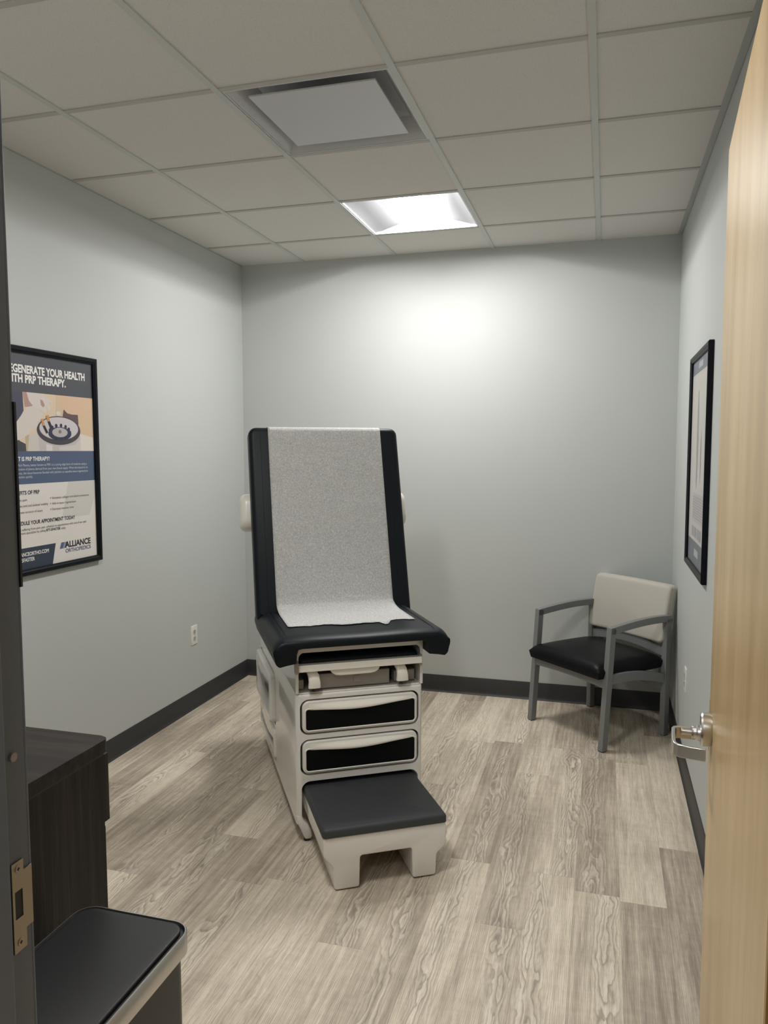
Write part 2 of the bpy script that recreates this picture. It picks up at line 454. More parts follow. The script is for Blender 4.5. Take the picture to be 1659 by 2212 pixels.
# ------------------------------------------------------------------ troffer lights
def troffer(name, cx, cy, label, strength):
    t = thing(name, label, 'light', (cx, cy, H-.002)); h = T/2-.013; g = 'ceiling light fixtures'
    t['group'] = g
    b = NB()                                   # rim frame
    for s in (-1, 1):
        box(b, s*h-.006 if s > 0 else -h, h if s > 0 else -h+.006, -h, h, -.001, .012)
        box(b, -h, h, s*h-.006 if s > 0 else -h, h if s > 0 else -h+.006, -.001, .012)
    done('frame', b, M['white'], t, rm=False)
    b = NB()                                   # two curved reflector wings and slanted end plates
    for s in (-1, 1):
        prof = [(.294, .0), (.285, .006), (.230, .022), (.180, .036), (.130, .049), (.076, .060)]
        vs = [[b.verts.new((s*x, y, z+.001)) for x, z in prof] for y in (-.2915, .2915)]
        for q in range(len(prof)-1): b.faces.new((vs[0][q], vs[0][q+1], vs[1][q+1], vs[1][q]))
    for s in (-1, 1):
        pl_ = [(-.294, .0), (-.285, .007), (-.230, .023), (-.180, .037), (-.130, .050), (-.076, .062)]
        pl_ = pl_+[(-x, z) for x, z in pl_[::-1]]
        puff(b, pl_, s*.291-.001, s*.291+.001, 0, 0, XZ)
    box(b, -.29, .29, -.292, .292, .064, .07)
    done('reflector', b, M['wing'], t, smooth=40)
    b = NB(); n = 14                            # lens basket
    prof = [(.080*math.cos(PI*k/n), .058-.034*math.sin(PI*k/n)) for k in range(n+1)]
    vs = [[b.verts.new((x, y, z)) for x, z in prof] for y in (-.288, .288)]
    for q in range(n): b.faces.new((vs[0][q], vs[0][q+1], vs[1][q+1], vs[1][q]))
    d_ = done('diffuser', b, [emit('lens_glow', (1.0, .985, .968), strength*.60), emit('lens_side_glow', (1.0, .985, .968), strength*1.75)], t, smooth=60)
    for p in d_.data.polygons: p.material_index = 1 if abs(p.normal.x) > .62 else 0
    return t
troffer('ceiling_light', 1.5*T, 2.5*T, 'lit square troffer light with bright centre strip, nearest the back wall', LAMP)
troffer('ceiling_light', 1.5*T, -1.5*T, 'square troffer light above the doorway end, out of the picture', LAMP_FRONT)
t = thing('ceiling_light', 'added unseen corridor light panel behind the camera', 'light', (1.4, -2.9, H-.003)); t['group'] = 'ceiling light fixtures'  # unseen panel added to brighten the door frame and handle
b = NB(); box(b, -.3, .3, -.3, .3, -.006, 0); done('diffuser', b, emit('hall_fill_glow', (.93, .97, 1.0), HALL_FILL), t)
b = NB()
for s in (-1, 1): box(b, s*.305-.01, s*.305+.01, -.315, .315, -.01, .003); box(b, -.315, .315, s*.305-.01, s*.305+.01, -.01, .003)
done('frame', b, M['white'], t, rm=False)

# ------------------------------------------------------------------ air diffuser
M['vent'] = plain('vent_enamel', (.56, .56, .57), .4)
t = thing('air_vent', 'square white ceiling air diffuser with flat centre plaque', 'vent', (1.5*T, .5*T, H-.002))
b = NB(); h = T/2-.013
prof = [(h, -.001), (h-.006, -.001), (h-.0065, .002), (h-.022, .022), (h-.042, .052), (h-.060, .072), (h-.10, .082), (h-.13, .086)]
rs = []
for a, z in prof: rs.append([b.verts.new((x*a, y*a, z)) for x, y in ((-1, -1), (1, -1), (1, 1), (-1, 1))])
for A, B in zip(rs, rs[1:]):
    for k in range(4): b.faces.new((A[k], A[(k+1) % 4], B[(k+1) % 4], B[k]))
b.faces.new(rs[-1])
done('pan', b, M['vent'], t)
b = NB(); box(b, -.2275, .2275, -.222, .222, .003, .009, .001); o = done('plaque', b, M['vent'], t)

# ------------------------------------------------------------------ door frame and door
b = NB()
def frame_post(b, x0, x1, s):
    # face returns on both wall sides, reveal and stop
    box(b, min(x0, x1), max(x0, x1), YC-.012, YF+.012, 0, JZ)
    xo = x1 if s < 0 else x0
frame_w = .05
box(b, JX0-frame_w, JX0, YC-.014, YC, 0, JZ+frame_w, .002); box(b, JX0-frame_w, JX0, YF, YF+.006, 0, JZ+frame_w, .002)
box(b, JX0-.02, JX0, YC, YF, 0, JZ); box(b, JX0, JX0+.016, YC+.012, YF-.050, 0, JZ, .002)
box(b, JX1, JX1+frame_w, YC-.014, YC, 0, JZ+frame_w, .002); box(b, JX1, JX1+frame_w, YF, YF+.006, 0, JZ+frame_w, .002)
box(b, JX1, JX1+.02, YC, YF, 0, JZ); box(b, JX1-.016, JX1, YC+.012, YF-.050, 0, JZ, .002)
box(b, JX0, JX1, YC-.014, YC, JZ, JZ+frame_w, .002); box(b, JX0, JX1, YF, YF+.006, JZ, JZ+frame_w, .002)
box(b, JX0, JX1, YC, YF, JZ, JZ+.02); box(b, JX0, JX1, YC+.012, YF-.050, JZ-.016, JZ, .002)
fr = structure(done('trim_3', b, M['jamb'], rm=False), 'dark grey painted steel door frame')
b = NB(); box(b, JX0-.001, JX0+.0030, YF+.0030, YF+.0066, 1.357, 1.60)  # thin black strip of unknown kind, built onto the frame edge
done('edge_strip', b, M['black'], fr)
# strike plate
t = thing('strike_plate', 'dull metal latch strike plate screwed to the dark door frame', 'strike plate', (JX0+.0006, YF-.016, .93))
pts = [(-.017, .062), (.004, .062), (.004, .046), (.019, .046), (.019, -.036), (.006, -.036), (.006, -.062), (-.017, -.062)]
b = NB(); puff(b, pts, 0, .0016, 0, 0, YZ); o = done('plate', b, M['steel_dull'], t)
c = NB(); box(c, -.01, .01, -.013, .001, -.016, .022); boolean(o, [done('cutter', c, M['slot'], t)])
b = NB(); box(b, .0001, .0004, -.013, .001, -.016, .022); done('latch_hole', b, M['slot'], t)
for z in (.052, -.050):
    b = NB(); pts = [(-.006+.0055*math.cos(2*PI*k/20), z+.0055*math.sin(2*PI*k/20)) for k in range(20)]
    puff(b, pts, .001, .0026, 0, .0008, YZ); s = done('screw', b, M['steel_dull'], t, smooth=30)
    b = NB(); box(b, .0024, .0028, -.0085, -.0035, z-.0007, z+.0007); box(b, .0024, .0028, -.0067, -.0053, z-.0025, z+.0025); done('screw_slot', b, M['slot'], s, rm=False)
b = NB(); tube(b, [(JX0-.001, YF-.022, 1.135), (JX0+.0035, YF-.022, 1.135)], .006, 16); tag(done('door_silencer', b, M['grey_plastic']), 'small round grey bumper on the dark door frame', 'bumper')

# door leaf: hinge (2.057,-1.625) to latch edge (2.116,-.713)
Hd = Vector((2.0565, -1.630, 0)); Ld = Vector((2.116, -.713, 0)); dv = (Ld-Hd); DW = dv.length; dang = math.atan2(dv.y, dv.x)
# local frame: local Y along the leaf from hinge to latch, local -X toward the room centre
droot = bpy.data.objects.new('door_1', None); COL.objects.link(droot); droot.location = Hd; droot.rotation_euler = (0, 0, dang-PI/2)
structure(droot, 'open maple veneer door with steel lever handle')
b = NB(); box(b, 0, .044, .002, DW, .008, 2.134, .0015, 1); o = done('door_leaf', b, [M['door'], M['door_edge']], droot)
for p in o.data.polygons:
    if abs(p.normal.y) > .9 or p.normal.z > .9: p.material_index = 1
hx = DW-.070; hz = .960
b = NB(); n = 48
prof = [(0, .0325), (-.004, .034), (-.017, .034), (-.0205, .032), (-.0215, .020), (-.0215, .0)]
def lathe(b, prof, cy_, cz_, n=40):
    rs = []
    for x, r in prof: rs.append([b.verts.new((x, cy_+r*math.cos(2*PI*k/n), cz_+r*math.sin(2*PI*k/n))) for k in range(n)] if r > 1e-6 else [b.verts.new((x, cy_, cz_))])
    for A, B in zip(rs, rs[1:]):
        for k in range(n):
            if len(B) == 1: b.faces.new((A[k], A[(k+1) % n], B[0]))
            elif len(A) == 1: b.faces.new((A[0], B[(k+1) % n], B[k]))
            else: b.faces.new((A[k], A[(k+1) % n], B[(k+1) % n], B[k]))
hd = bpy.data.objects.new('door_handle', None); COL.objects.link(hd); hd.parent = droot
hd['label'] = 'satin chrome lever handle'
lathe(b, prof, hx, hz+.009); lathe(b, [(-.0215, .017), (-.026, .0165), (-.029, .0135), (-.034, .0125), (-.036, .0135), (-.0375, .0125)], hx, hz)
done('rose', b, M['steel'], hd, smooth=22)
b = NB(); pts = [(-.030, hx, hz), (-.058, hx, hz)]; tube(b, pts, .0085, 20)
st = [(-.030, hx+.001, hz-.003), (-.062, hx+.001, hz-.003), (-.070, hx-.003, hz-.003), (-.073, hx-.012, hz-.003), (-.0735, hx-.04, hz-.003), (-.073, hx-.085, hz-.003), (-.0705, hx-.097, hz-.003), (-.064, hx-.104, hz-.003), (-.050, hx-.108, hz-.003), (-.030, hx-.111, hz-.003), (-.016, hx-.113, hz-.003)]
strap(b, st, .025, .007, (0, 0, 1))
bev(done('lever', b, M['steel'], hd, smooth=30), .0015, 2)
b = NB(); box(b, -.0008, .0, DW-.001, DW+.0008, .90, 1.01); box(b, .006, .038, DW-.0005, DW+.001, .90, 1.01); done('latch_plate', b, M['steel'], droot, rm=False)
for z in (.25, 1.07, 1.9):
    b = NB(); tube(b, [(.050, -.002, z-.05), (.050, -.002, z+.05)], .007, 14); done('hinge', b, M['steel'], droot, smooth=40)

# ------------------------------------------------------------------ exam table (local x across, y back, z up)
A = math.radians(32.0)
TB = thing('exam_table', 'grey-beige exam table with black vinyl cushions, raised back and pull-out step', 'exam table', (1.176, .0895, 0), A)
FY = .36
# base shell with drawer, step and side recesses
b = NB(); puff(b, rrect(-.258, .258, FY, 1.49, .020, 5), .075, .593, 0, .006, XY, 3)
base = done('base', b, M['shell'], TB)
def cutter(fn):
    c = NB(); fn(c); return done('cutter', c, M['slot'], TB)
DR = [(.440, .567), (.278, .408)]
cut = [cutter(lambda c: puff(c, rrect(-.2415, .2415, z0-.0065, z1+.0065, .033, 6), FY-.05, FY+.035, 0, 0, XZ)) for z0, z1 in DR]
cut.append(cutter(lambda c: puff(c, rrect(-.238, .238, -.06, .247, .034, 6), FY-.05, FY+.62, 0, 0, XZ)))
cut.append(cutter(lambda c: puff(c, rrect(.93, 1.47, .27, .515, .025, 5), -.30, -.236, 0, 0, YZ)))
cut.append(cutter(lambda c: puff(c, rrect(.93, 1.47, .10, .255, .025, 5), -.30, -.236, 0, 0, YZ)))
boolean(base, cut); autosmooth(base, 30); bev(base, .007, 4, 40)
# black panels that paint the shade in the drawer gaps and step tunnel
b = NB()
for z0, z1 in DR: box(b, -.2405, .2405, FY+.020, FY+.034, z0-.006, z1+.006)
box(b, -.237, .237, FY+.55, FY+.6, .08, .246)
done('recess_shade', b, M['black'], TB, rm=False)
# curved front feet
for s in (-1, 1):
    b = NB()
    secs = [(.110, .236, .258, FY+.002, FY+.06), (.090, .230, .257, FY-.001, FY+.06), (.074, .214, .252, FY-.003, FY+.058), (.050, .202, .241, FY-.001, FY+.054), (.022, .196, .230, FY+.003, FY+.048), (.013, .198, .226, FY+.007, FY+.045)]
    rs = []
    for z, a0, a1, y0, y1 in secs:
        rs.append([b.verts.new((s*p[0], p[1], z)) for p in rrect(a0, a1, y0, y1, .009, 3)])
    for A_, B_ in zip(rs, rs[1:]):
        m = len(A_)
        for k in range(m): b.faces.new((A_[k], A_[(k+1) % m], B_[(k+1) % m], B_[k]))
    b.faces.new(rs[0]); b.faces.new(rs[-1][::-1])
    f = done('front_foot', b, M['shell'], TB, smooth=50)
    b = NB(); puff(b, rrect(s*.215-.012, s*.215+.012, FY+.016, FY+.040, .006, 3), 0, .014, 0, 0, XY); done('foot_pad', b, M['black'], f)
for s in (-1, 1):
    b = NB(); box(b, s*.21-.02, s*.21+.02, 1.38, 1.43, 0, .08, .004); done('rear_foot', b, M['black'], TB)
# front drawers with brow handles and black inserts
def drawer(z0, z1):
    z0 += .0; x0, x1 = -.2335, .2335
    b = NB(); puff(b, rrect(x0, x1, z0, z1, .026, 6), FY-.004, FY+.028, .005, 0, XZ)
    d = done('drawer', b, M['shell'], TB, smooth=40)
    def wave(x):
        q = (x+.01)/.235
        return z1-.029-.009*(.5+.5*math.cos(PI*max(-1, min(1, q*1.15))))+.004*(x/.22)
    # black insert under the wave
    n = 28; xa, xb = x0+.014, x1-.012
    bot = rrect(xa, xb, z0+.013, z0+.07, .010, 4)
    pts = [(xa, z0+.023)]+[(xa+.010-.010*math.cos(a), z0+.023-.010*math.sin(a)) for a in (PI/6, PI/3, PI/2)]
    pts += [(xb-.010+.010*math.sin(a), z0+.023-.010*math.cos(a)) for a in (0, PI/6, PI/3, PI/2)]
    top = [(xb-(xb-xa)*k/n, wave(xb-(xb-xa)*k/n)) for k in range(n+1)]
    rt_ = .009
    top = [p for p in top if xa+rt_ < p[0] < xb-rt_]
    zr, zl = wave(xb-rt_), wave(xa+rt_)
    top = [(xb-rt_+rt_*math.cos(PI/2*k/4), zr-rt_+rt_*math.sin(PI/2*k/4)) for k in range(5)]+top
    top += [(xa+rt_-rt_*math.sin(PI/2*k/4), zl-rt_+rt_*math.cos(PI/2*k/4)) for k in range(5)]
    pts += top
    b = NB(); puff(b, pts, FY-.0052, FY-.001, 0, 0, XZ); done('insert', b, M['insert'], d)
    # raised border
    b = NB(); out = inset(pts, -.006)
    rs = []
    for P_, y in ((out, FY-.0035), (inset(pts, -.0035), FY-.0075), (inset(pts, -.001), FY-.0070), (pts, FY-.0045)):
        rs.append([b.verts.new((x, y, z)) for x, z in P_])
    for A_, B_ in zip(rs, rs[1:]):
        m = len(A_)
        for k in range(m): b.faces.new((A_[k], A_[(k+1) % m], B_[(k+1) % m], B_[k]))
    done('insert_border', b, M['shell_light'], d, smooth=60)
    # brow: pull lip that swells out over the insert
    b = NB(); rows = []
    m = 36
    for k in range(m+1):
        x = xa+.012+(xb-xa-.024)*k/m; q = (2*k/m-1); sw = max(0, 1-abs(q)**2.2)
        zb = wave(x); zt = z1-.010
        row = []
        for a in range(9):
            u = a/8; zz = zt+(zb-.001-zt)*u
            out_ = .016*sw*math.sin(PI*min(1, u*.62))**1.5
            row.append(b.verts.new((x, FY-.0045-out_, zz)))
        row.append(b.verts.new((x, FY-.004, zb+.004)))
        rows.append(row)
    for A_, B_ in zip(rows, rows[1:]):
        for k in range(9): b.faces.new((A_[k], A_[k+1], B_[k+1], B_[k]))
    done('pull', b, M['shell_light'], d, smooth=60)
for z0, z1 in DR: drawer(z0, z1)
# side storage drawers on the left flank
def side_drawer(z0, z1, bulge, dark):
    y0, y1 = .936, 1.464
    b = NB(); puff(b, rrect(y0, y1, z0, z1, .022, 5), -.258-bulge, -.238, .010, 0, YZ)
    d = done('side_drawer', b, M['shell'], TB)
    def wv(y): return z1-.055-.018*math.cos((y-(y0+y1)/2)*9)
    n = 20; ya, yb = y0+.035, y1-.035
    pts = [(ya, z0+.03), (yb, z0+.03)]+[(yb-(yb-ya)*k/n, wv(yb-(yb-ya)*k/n)) for k in range(n+1)]
    c = NB(); puff(c, pts, -.258-bulge-.02, -.243, 0, 0, YZ); boolean(d, [done('cutter', c, M['slot'], TB)]); autosmooth(d, 35)
    b = NB(); box(b, -.2432, -.2425, ya, yb, z0+.028, z1-.034); done('insert', b, M['slot_shade'], d)
side_drawer(.285, .505, .026, 1); side_drawer(.112, .250, .008, 1)

# upper housing: side cheeks, floor shelf, back block, top frame
b = NB()
for s in (-1, 1):
    prof = [(FY, .598), (FY, .79), (1.46, .79), (1.46, .598)]
    puff(b, prof, s*.258 if s < 0 else .246, -.246 if s < 0 else .258, 0, 0, YZ)
box(b, -.246, .246, .62, 1.40, .598, .79)
box(b, -.246, .246, FY+.008, .64, .5935, .599)
box(b, -.252, .252, FY+.0, .80, .758, .79)
o = done('upper_housing', b, M['shell'], TB, rm=False); bev(o, .002, 2)
b = NB(); pts = rrect(-.246, .246, .60, .770, .022, 6)      # corner fillets of the opening
for s in (-1, 1):
    b = NB(); cx = s*.246
    q = [(cx, .760)]+[(cx-s*(.024-.024*math.sin(PI/2*k/6)), .760-.024+.024*math.cos(PI/2*k/6)) for k in range(7)]
    puff(b, q, FY, FY+.03, 0, 0, XZ); done('opening_corner', b, M['shell'], TB)
# wavy panel on the left cheek
b = NB(); n = 24
pts = [(.52+.92*k/n, .775) for k in range(n+1)][::-1]+[(.52+.92*k/n, .66-.05*math.sin(PI*k/n)+.04*math.cos(2*PI*k/n)) for k in range(n+1)]
puff(b, pts, -.2605, -.256, 0, 0, YZ); done('cheek_panel', b, M['grey_plastic'], TB)
for q in (-.20, .19):
    b = NB(); tube(b, [(q, FY+.02, .599), (q, FY+.02, .6005)], .0035, 10); done('screw', b, M['slot'], TB)
# grey tray box in the opening
b = NB(); box(b, -.242, -.219, FY+.045, .60, .603, .640, .002); box(b, -.172, .127, FY+.030, .60, .603, .662, .003); box(b, .150, .238, FY+.045, .60, .603, .648, .003)
done('tray_box', b, M['grey_plastic'], TB, rm=False)
b = NB(); puff(b, rrect(-.022, .010, .618, .646, .004, 3), FY+.0275, FY+.031, .0012, 0, XZ); done('tray_button', b, M['grey_plastic'], TB, smooth=40)
# stirrups: curved white hooks folded into the opening
for sx in (-.195, .160):
    b = NB()
    path = [(sx-.012, FY+.10, .700), (sx-.008, FY+.05, .698), (sx-.002, FY+.016, .688), (sx+.006, FY-.004, .668), (sx+.009, FY-.010, .645), (sx+.009, FY-.008, .622)]
    rs = []
    for k, p in enumerate(path):
        wd = .016+.008*k/5
        a = Vector(path[min(k+1, 5)])-Vector(path[max(k-1, 0)]); a.normalize(); nn = Vector((1, 0, 0)).cross(a).normalized()
        rs.append([b.verts.new(Vector(p)+Vector((u*wd, 0, 0))+nn*v*.009) for u, v in ((-1, -.6), (-.8, -1), (0, -1.25), (.8, -1), (1, -.6), (1, .6), (.8, 1), (-.8, 1), (-1, .6))])
    for A_, B_ in zip(rs, rs[1:]):
        for k in range(9): b.faces.new((A_[k], A_[(k+1) % 9], B_[(k+1) % 9], B_[k]))
    b.faces.new(rs[0]); b.faces.new(rs[-1][::-1])
    s_ = done('stirrup', b, M['shell_light'], TB, smooth=60)
    b = NB(); puff(b, [(sx+.012+.024*math.cos(2*PI*k/24), FY+.014+.014*math.sin(2*PI*k/24)) for k in range(24)], .5995, .603, 0, 0, XY); done('stirrup_socket', b, M['grey_plastic'], s_)
    b = NB(); tube(b, [(sx+.009, FY-.004, .624), (sx+.010, FY+.008, .602)], .007, 10); done('stirrup_pin', b, M['slot'], s_)
# leg-rest extension: black pad with pale rail and under-grip
b = NB(); puff(b, rrect(-.240, .238, FY+.003, .62, .01, 3), .706, .733, 0, .012, XY)
o = done('leg_rest', b, M['vinyl'], TB, smooth=50)
b = NB()
box(b, -.252, .246, FY-.028, FY+.004, .690, .7165, .002)
done('rail', b, M['shell_light'], o)
b = NB()
puff(b, rrect(FY-.032, FY+.006, .684, .730, .006, 3), -.262, -.250, 0, 0, YZ); done('rail_cap', b, M['grey_plastic'], o); b = NB(); puff(b, rrect(FY-.022, FY+.006, .678, .722, .006, 3), .236, .2475, 0, 0, YZ)
done('rail_cap', b, M['grey_plastic'], o)
b = NB(); gp = [(-.128, .692), (-.118, .676), (-.104, .667), (-.085, .664), (.035, .664), (.055, .667), (.068, .676), (.076, .692)]
puff(b, gp, FY-.020, FY+.02, .004, 0, XZ); done('grip', b, M['shell_light'], o, smooth=60)

# seat cushion: arch section that hangs down over both flanks
def seat_section():
    top = .832; pts = []
    # right flank outer, over the top to the left flank, then the underside
    def arc(cx, cz, r, a0, a1, n=6): return [(cx+r*math.cos(math.radians(a0+(a1-a0)*k/n)), cz+r*math.sin(math.radians(a0+(a1-a0)*k/n))) for k in range(n+1)]
    pts += arc(.318, .750, .026, -70, 0, 4)[0:]
    pts += [(.350, .772)]
    pts += arc(.300, .780, .051, 0, 84, 7)
    pts += [(.20, top+.001), (.10, top), (0, top-.001), (-.10, top), (-.20, top+.001)]
    pts += arc(-.300, .780, .051, 96, 180, 7)
    pts += [(-.350, .772)]
    pts += arc(-.318, .750, .026, 180, 250, 4)
    pts += [(-.300, .731), (-.264, .736), (-.262, .770), (-.256, .788), (-.24, .791)]
    pts += [(.24, .791), (.256, .788), (.262, .770), (.264, .736), (.300, .731)]
    return pts
def seat_loft(b, pts, ds, ins, mp):
    rs = [[b.verts.new(mp(p[0], p[1], d)) for p in inset(pts, o_)] for d, o_ in zip(ds, ins)]
    m = len(pts)
    for A_, B_ in zip(rs, rs[1:]):
        for k in range(m): b.faces.new((A_[k], A_[(k+1) % m], B_[(k+1) % m], B_[k]))
    b.faces.new(rs[0]); b.faces.new(rs[-1][::-1])
def seatmap(u, v, d):
    k = max(0, (d-.40)/.6)
    droop = 0
    if v > .80:
        q = max(0.0, min(1.0, (.352-d)/.060)); droop = -.026*(1-math.sqrt(max(0, 1-q*q)))
    return Vector((u, d-.010*(u/.35)*(-1)*0, v+droop))
b = NB(); sect = seat_section(); b2 = [.292+.060*(1-math.cos(PI/2*k/8)) for k in range(9)]
seat_loft(b, sect, [.2935, .2955]+b2[2:]+[.40, .60, .80, .89, .90], [.004, .0015]+[0]*30, seatmap)
seat = done('seat_cushion', b, M['vinyl'], TB, smooth=60)
for s in (-1, 1):
    b = NB(); tube(b, [(s*.292, .30, .8185), (s*.292, .33, .831), (s*.293, .50, .8335), (s*.293, .80, .8335)], .0012, 6); done('seam', b, M['vinyl'], seat)
b = NB(); box(b, -.18, .18, .82, .88, .83, .86, .02, 3); box(b, -.30, .30, .84, .92, .79, .84, .02, 3); done('seat_rear_roll', b, M['vinyl'], seat, smooth=60)

# backrest: reclined slab
BR_ = math.atan2(1.030-.795, 1.645-.815)
def backmap(u, v, d):     # u across, v up along the back, d thickness behind the front face
    base_ = Vector((0, .795, .812)); upv = Vector((0, math.sin(BR_), math.cos(BR_))); bk = Vector((0, math.cos(BR_), -math.sin(BR_)))
    return base_+Vector((u, 0, 0))+upv*v+bk*d
BLn = math.hypot(.235, .83)
b = NB()
out = []
for cx, cz, r, a0 in ((.352-.035, BLn-.035, .035, 0), (-.352+.035, BLn-.035, .035, 90), (-.352+.012, -.01+.012, .012, 180), (.352-.012, -.01+.012, .012, 270)):
    for k in range(6): a = math.radians(a0+90*k/5); out.append((cx+r*math.cos(a), cz+r*math.sin(a)))
puff(b, out, 0, .085, .022, .02, backmap, 5)
back = done('backrest', b, M['vinyl'], TB, smooth=60)
for s in (-1, 1):
    b = NB(); tube(b, [backmap(s*.300, .02, .0003), backmap(s*.300, BLn-.02, .0003), backmap(s*.298, BLn-.004, .008)], .0009, 6); done('seam', b, M['vinyl'], back)
# pale shell and lift housing behind the back
b = NB(); puff(b, rrect(-.30, .30, .05, BLn-.08, .03, 4), .083, .105, 0, .01, backmap, 3); bk = done('back_shell', b, M['shell_light'], TB, smooth=50)
b = NB(); box(b, -.12, .12, .88, 1.10, .60, .95, .02, 3); done('back_support', b, M['grey_plastic'], TB, smooth=50)
b = NB()
hp = rrect(.075, .20, .405, .575, .05, 6)
puff(b, hp, -.395, .395, .030, .030, lambda u, v, d: backmap(d, v, u), 6)
done('roll_housing', b, M['shell_light'], TB, smooth=50)

# pull-out step
b = NB()
def rc(pts, r, n=3):
    out = []
    m = len(pts)
    for i in range(m):
        a, p, c = Vector(pts[i-1]), Vector(pts[i]), Vector(pts[(i+1) % m])
        e1 = (a-p).normalized(); e2 = (c-p).normalized(); rr_ = min(r, (a-p).length*.45, (c-p).length*.45)
        p0, p1 = p+e1*rr_, p+e2*rr_
        for k in range(n+1):
            q = k/n; out.append(tuple((1-q)**2*p0+2*q*(1-q)*p+q*q*p1))
    return out
sp_ = rc([(-.226, .197), (-.226, .128), (-.192, .088), (-.187, .004), (-.097, .004), (-.094, .117), (.096, .117), (.100, .004), (.187, .004), (.190, .082), (.226, .114), (.226, .197)], .010)
puff(b, sp_, 0, .52, .006, .004, XZ, 3)
stp = done('step', b, M['shell'], TB, smooth=40)
b = NB(); puff(b, rrect(-.228, .228, -.004, .44, .012, 4), .1975, .228, 0, .012, XY, 4); done('tread_pad', b, M['step_rubber'], stp, smooth=50)
for xa, xb in ((-.187, -.097), (.100, .187)):
    b = NB(); box(b, xa+.006, xb-.006, .01, .5, 0, .0045); done('foot_pad', b, M['black'], stp)

# exam paper draped over back and seat
b = NB(); rows = []
path = []
off = .0040
for k in range(4): path.append((backmap(0, BLn-.10+.02*k, .085+.0065+.0), 0))
path = []
def P3(u, v, d): return backmap(u, v, d)
ro, rf = .0245, .0260
pl = [(BLn-.070, .0895), (BLn-.045, .0895)]
pl += [(BLn-.020+ro*math.sin(PI/2*k/6), .065+ro*math.cos(PI/2*k/6)) for k in range(7)]
pl += [(BLn+.0043, .045)]
pl += [(BLn-.022+rf*math.cos(PI/2*k/7), .022-rf*math.sin(PI/2*k/7)) for k in range(8)]
pl += [(BLn-.06-.03*k, -off) for k in range(0, 26)]
sec = [('b', v, d) for v, d in pl if v > .045]
# sweep from the back onto the seat with a soft radius
def seatpt(y): return Vector((0, y, .8350 - .0098*max(0, 1-(y-.29)/.10)**2))
p_last = backmap(0, .05, -off)
for k in range(1, 9):
    q = k/8; A0 = p_last; B0 = Vector((0, .795+.012, .826)); C0 = seatpt(.700)
    sec.append(('w', (1-q)**2*A0+2*q*(1-q)*(B0+Vector((0, -.02, .014)))+q*q*C0))
for k in range(1, 12): sec.append(('w', seatpt(.700-.0195*k)))
nx = 40; ylast = .700-.0195*11
rnd_ = random.Random(3)
tear = []
for i in range(nx+1):
    u = i/nx
    base_t = 0.0 if u < .02 else (-.012+.010*math.sin(u*9)+.006*math.sin(u*23+1)+rnd_.uniform(-.004, .004))
    if u > .70: base_t += (.082 if u < .0 else 0)-.055*math.exp(-((u-.74)/.045)**2)+.012*(u-.7)/.3
    if u < .06: base_t += .0
    tear.append(base_t)
for s_ in sec:
    row = []
    for i in range(nx+1):
        u = -.2655+.531*i/nx
        if s_[0] == 'b': p = backmap(u, s_[1], s_[2])
        else: p = s_[1]+Vector((u, 0, 0))
        row.append(p)
    rows.append(row)
for i in range(nx+1):                      # torn end
    y = rows[-1][i].y+tear[i]; p = seatpt(y); rows[-1][i] = Vector((rows[-1][i].x, y, p.z+.0005))
vs = [[b.verts.new(p) for p in r] for r in rows]
for A_, B_ in zip(vs, vs[1:]):
    for i in range(nx): b.faces.new((A_[i], A_[i+1], B_[i+1], B_[i]))
pp = done('exam_paper', b, M['paper'], None, smooth=80)
pp.location = TB.location; pp.rotation_euler = TB.rotation_euler
sm = pp.modifiers.new('thickness', 'SOLIDIFY'); sm.thickness = .0006; sm.offset = 0
tag(pp, 'strip of white crepe paper draped down the exam table back onto its seat', 'paper')

# ------------------------------------------------------------------ guest chair
CH = thing('armchair', 'grey metal-framed guest chair with oatmeal back and black vinyl seat in the corner', 'chair', (1.525, 1.91, 0), math.atan2(-.362, .377))
XLg, XRg, lw = -.012, .528, .032
def post(x, y0, z0, y1, z1, wx, wy, name):
    b = NB(); vs = []
    for y, z in ((y0, z0), (y1, z1)):
        vs.append([b.verts.new((x+a*wx/2, y+c*wy/2, z)) for a, c in ((-1, -1), (1, -1), (1, 1), (-1, 1))])
    for k in range(4): b.faces.new((vs[0][k], vs[0][(k+1) % 4], vs[1][(k+1) % 4], vs[1][k]))
    b.faces.new(vs[0]); b.faces.new(vs[1][::-1])
    return bev(done(name, b, M['chair_frame'], CH), .0015, 2)
for x in (XLg, XRg):
    leg = post(x, .004, .004, .052, .634, lw, .036, 'leg')
    b = NB(); box(b, x-.014, x+.014, -.010, .018, 0, .005); done('glide', b, M['black'], leg)
    leg = post(x, .462, .004, .466, .640, lw, .036, 'leg')
    b = NB(); box(b, x-.014, x+.014, .448, .476, 0, .005); done('glide', b, M['black'], leg)
    # arm: gentle arch from front post to rear post
    b = NB(); n = 14; up = []; lo = []
    for k in range(n+1):
        q = k/n; y = .034+q*(.484-.034)
        zt = .634+.026*math.sin(PI*min(1, q*.62+.0)) if q < 1 else 0
        zt = .636+.0235*math.sin(PI*(q*.70))/1.0
        up.append((y, zt)); 
        lo.append((y, zt-.036))
    puff(b, up+lo[::-1], x-lw/2, x+lw/2, 0, 0, YZ); bev(done('arm', b, M['chair_frame'], CH), .0015, 2)
    # arched side rail
    b = NB(); up = []; lo = []
    for k in range(n+1):
        q = k/n; y = .030+q*.42; up.append((y, .392-.052*q+.020*math.sin(PI*q))); lo.append((y, .342-.050*q+.020*math.sin(PI*q)))
    puff(b, up+lo[::-1], x-.011, x+.011, 0, 0, YZ); bev(done('side_rail', b, M['chair_frame'], CH), .001, 2)
b = NB(); up = []; lo = []
for k in range(15):
    q = k/14; x = XLg+q*(XRg-XLg); up.append((x, .372)); lo.append((x, .322+.010*math.sin(PI*q)))
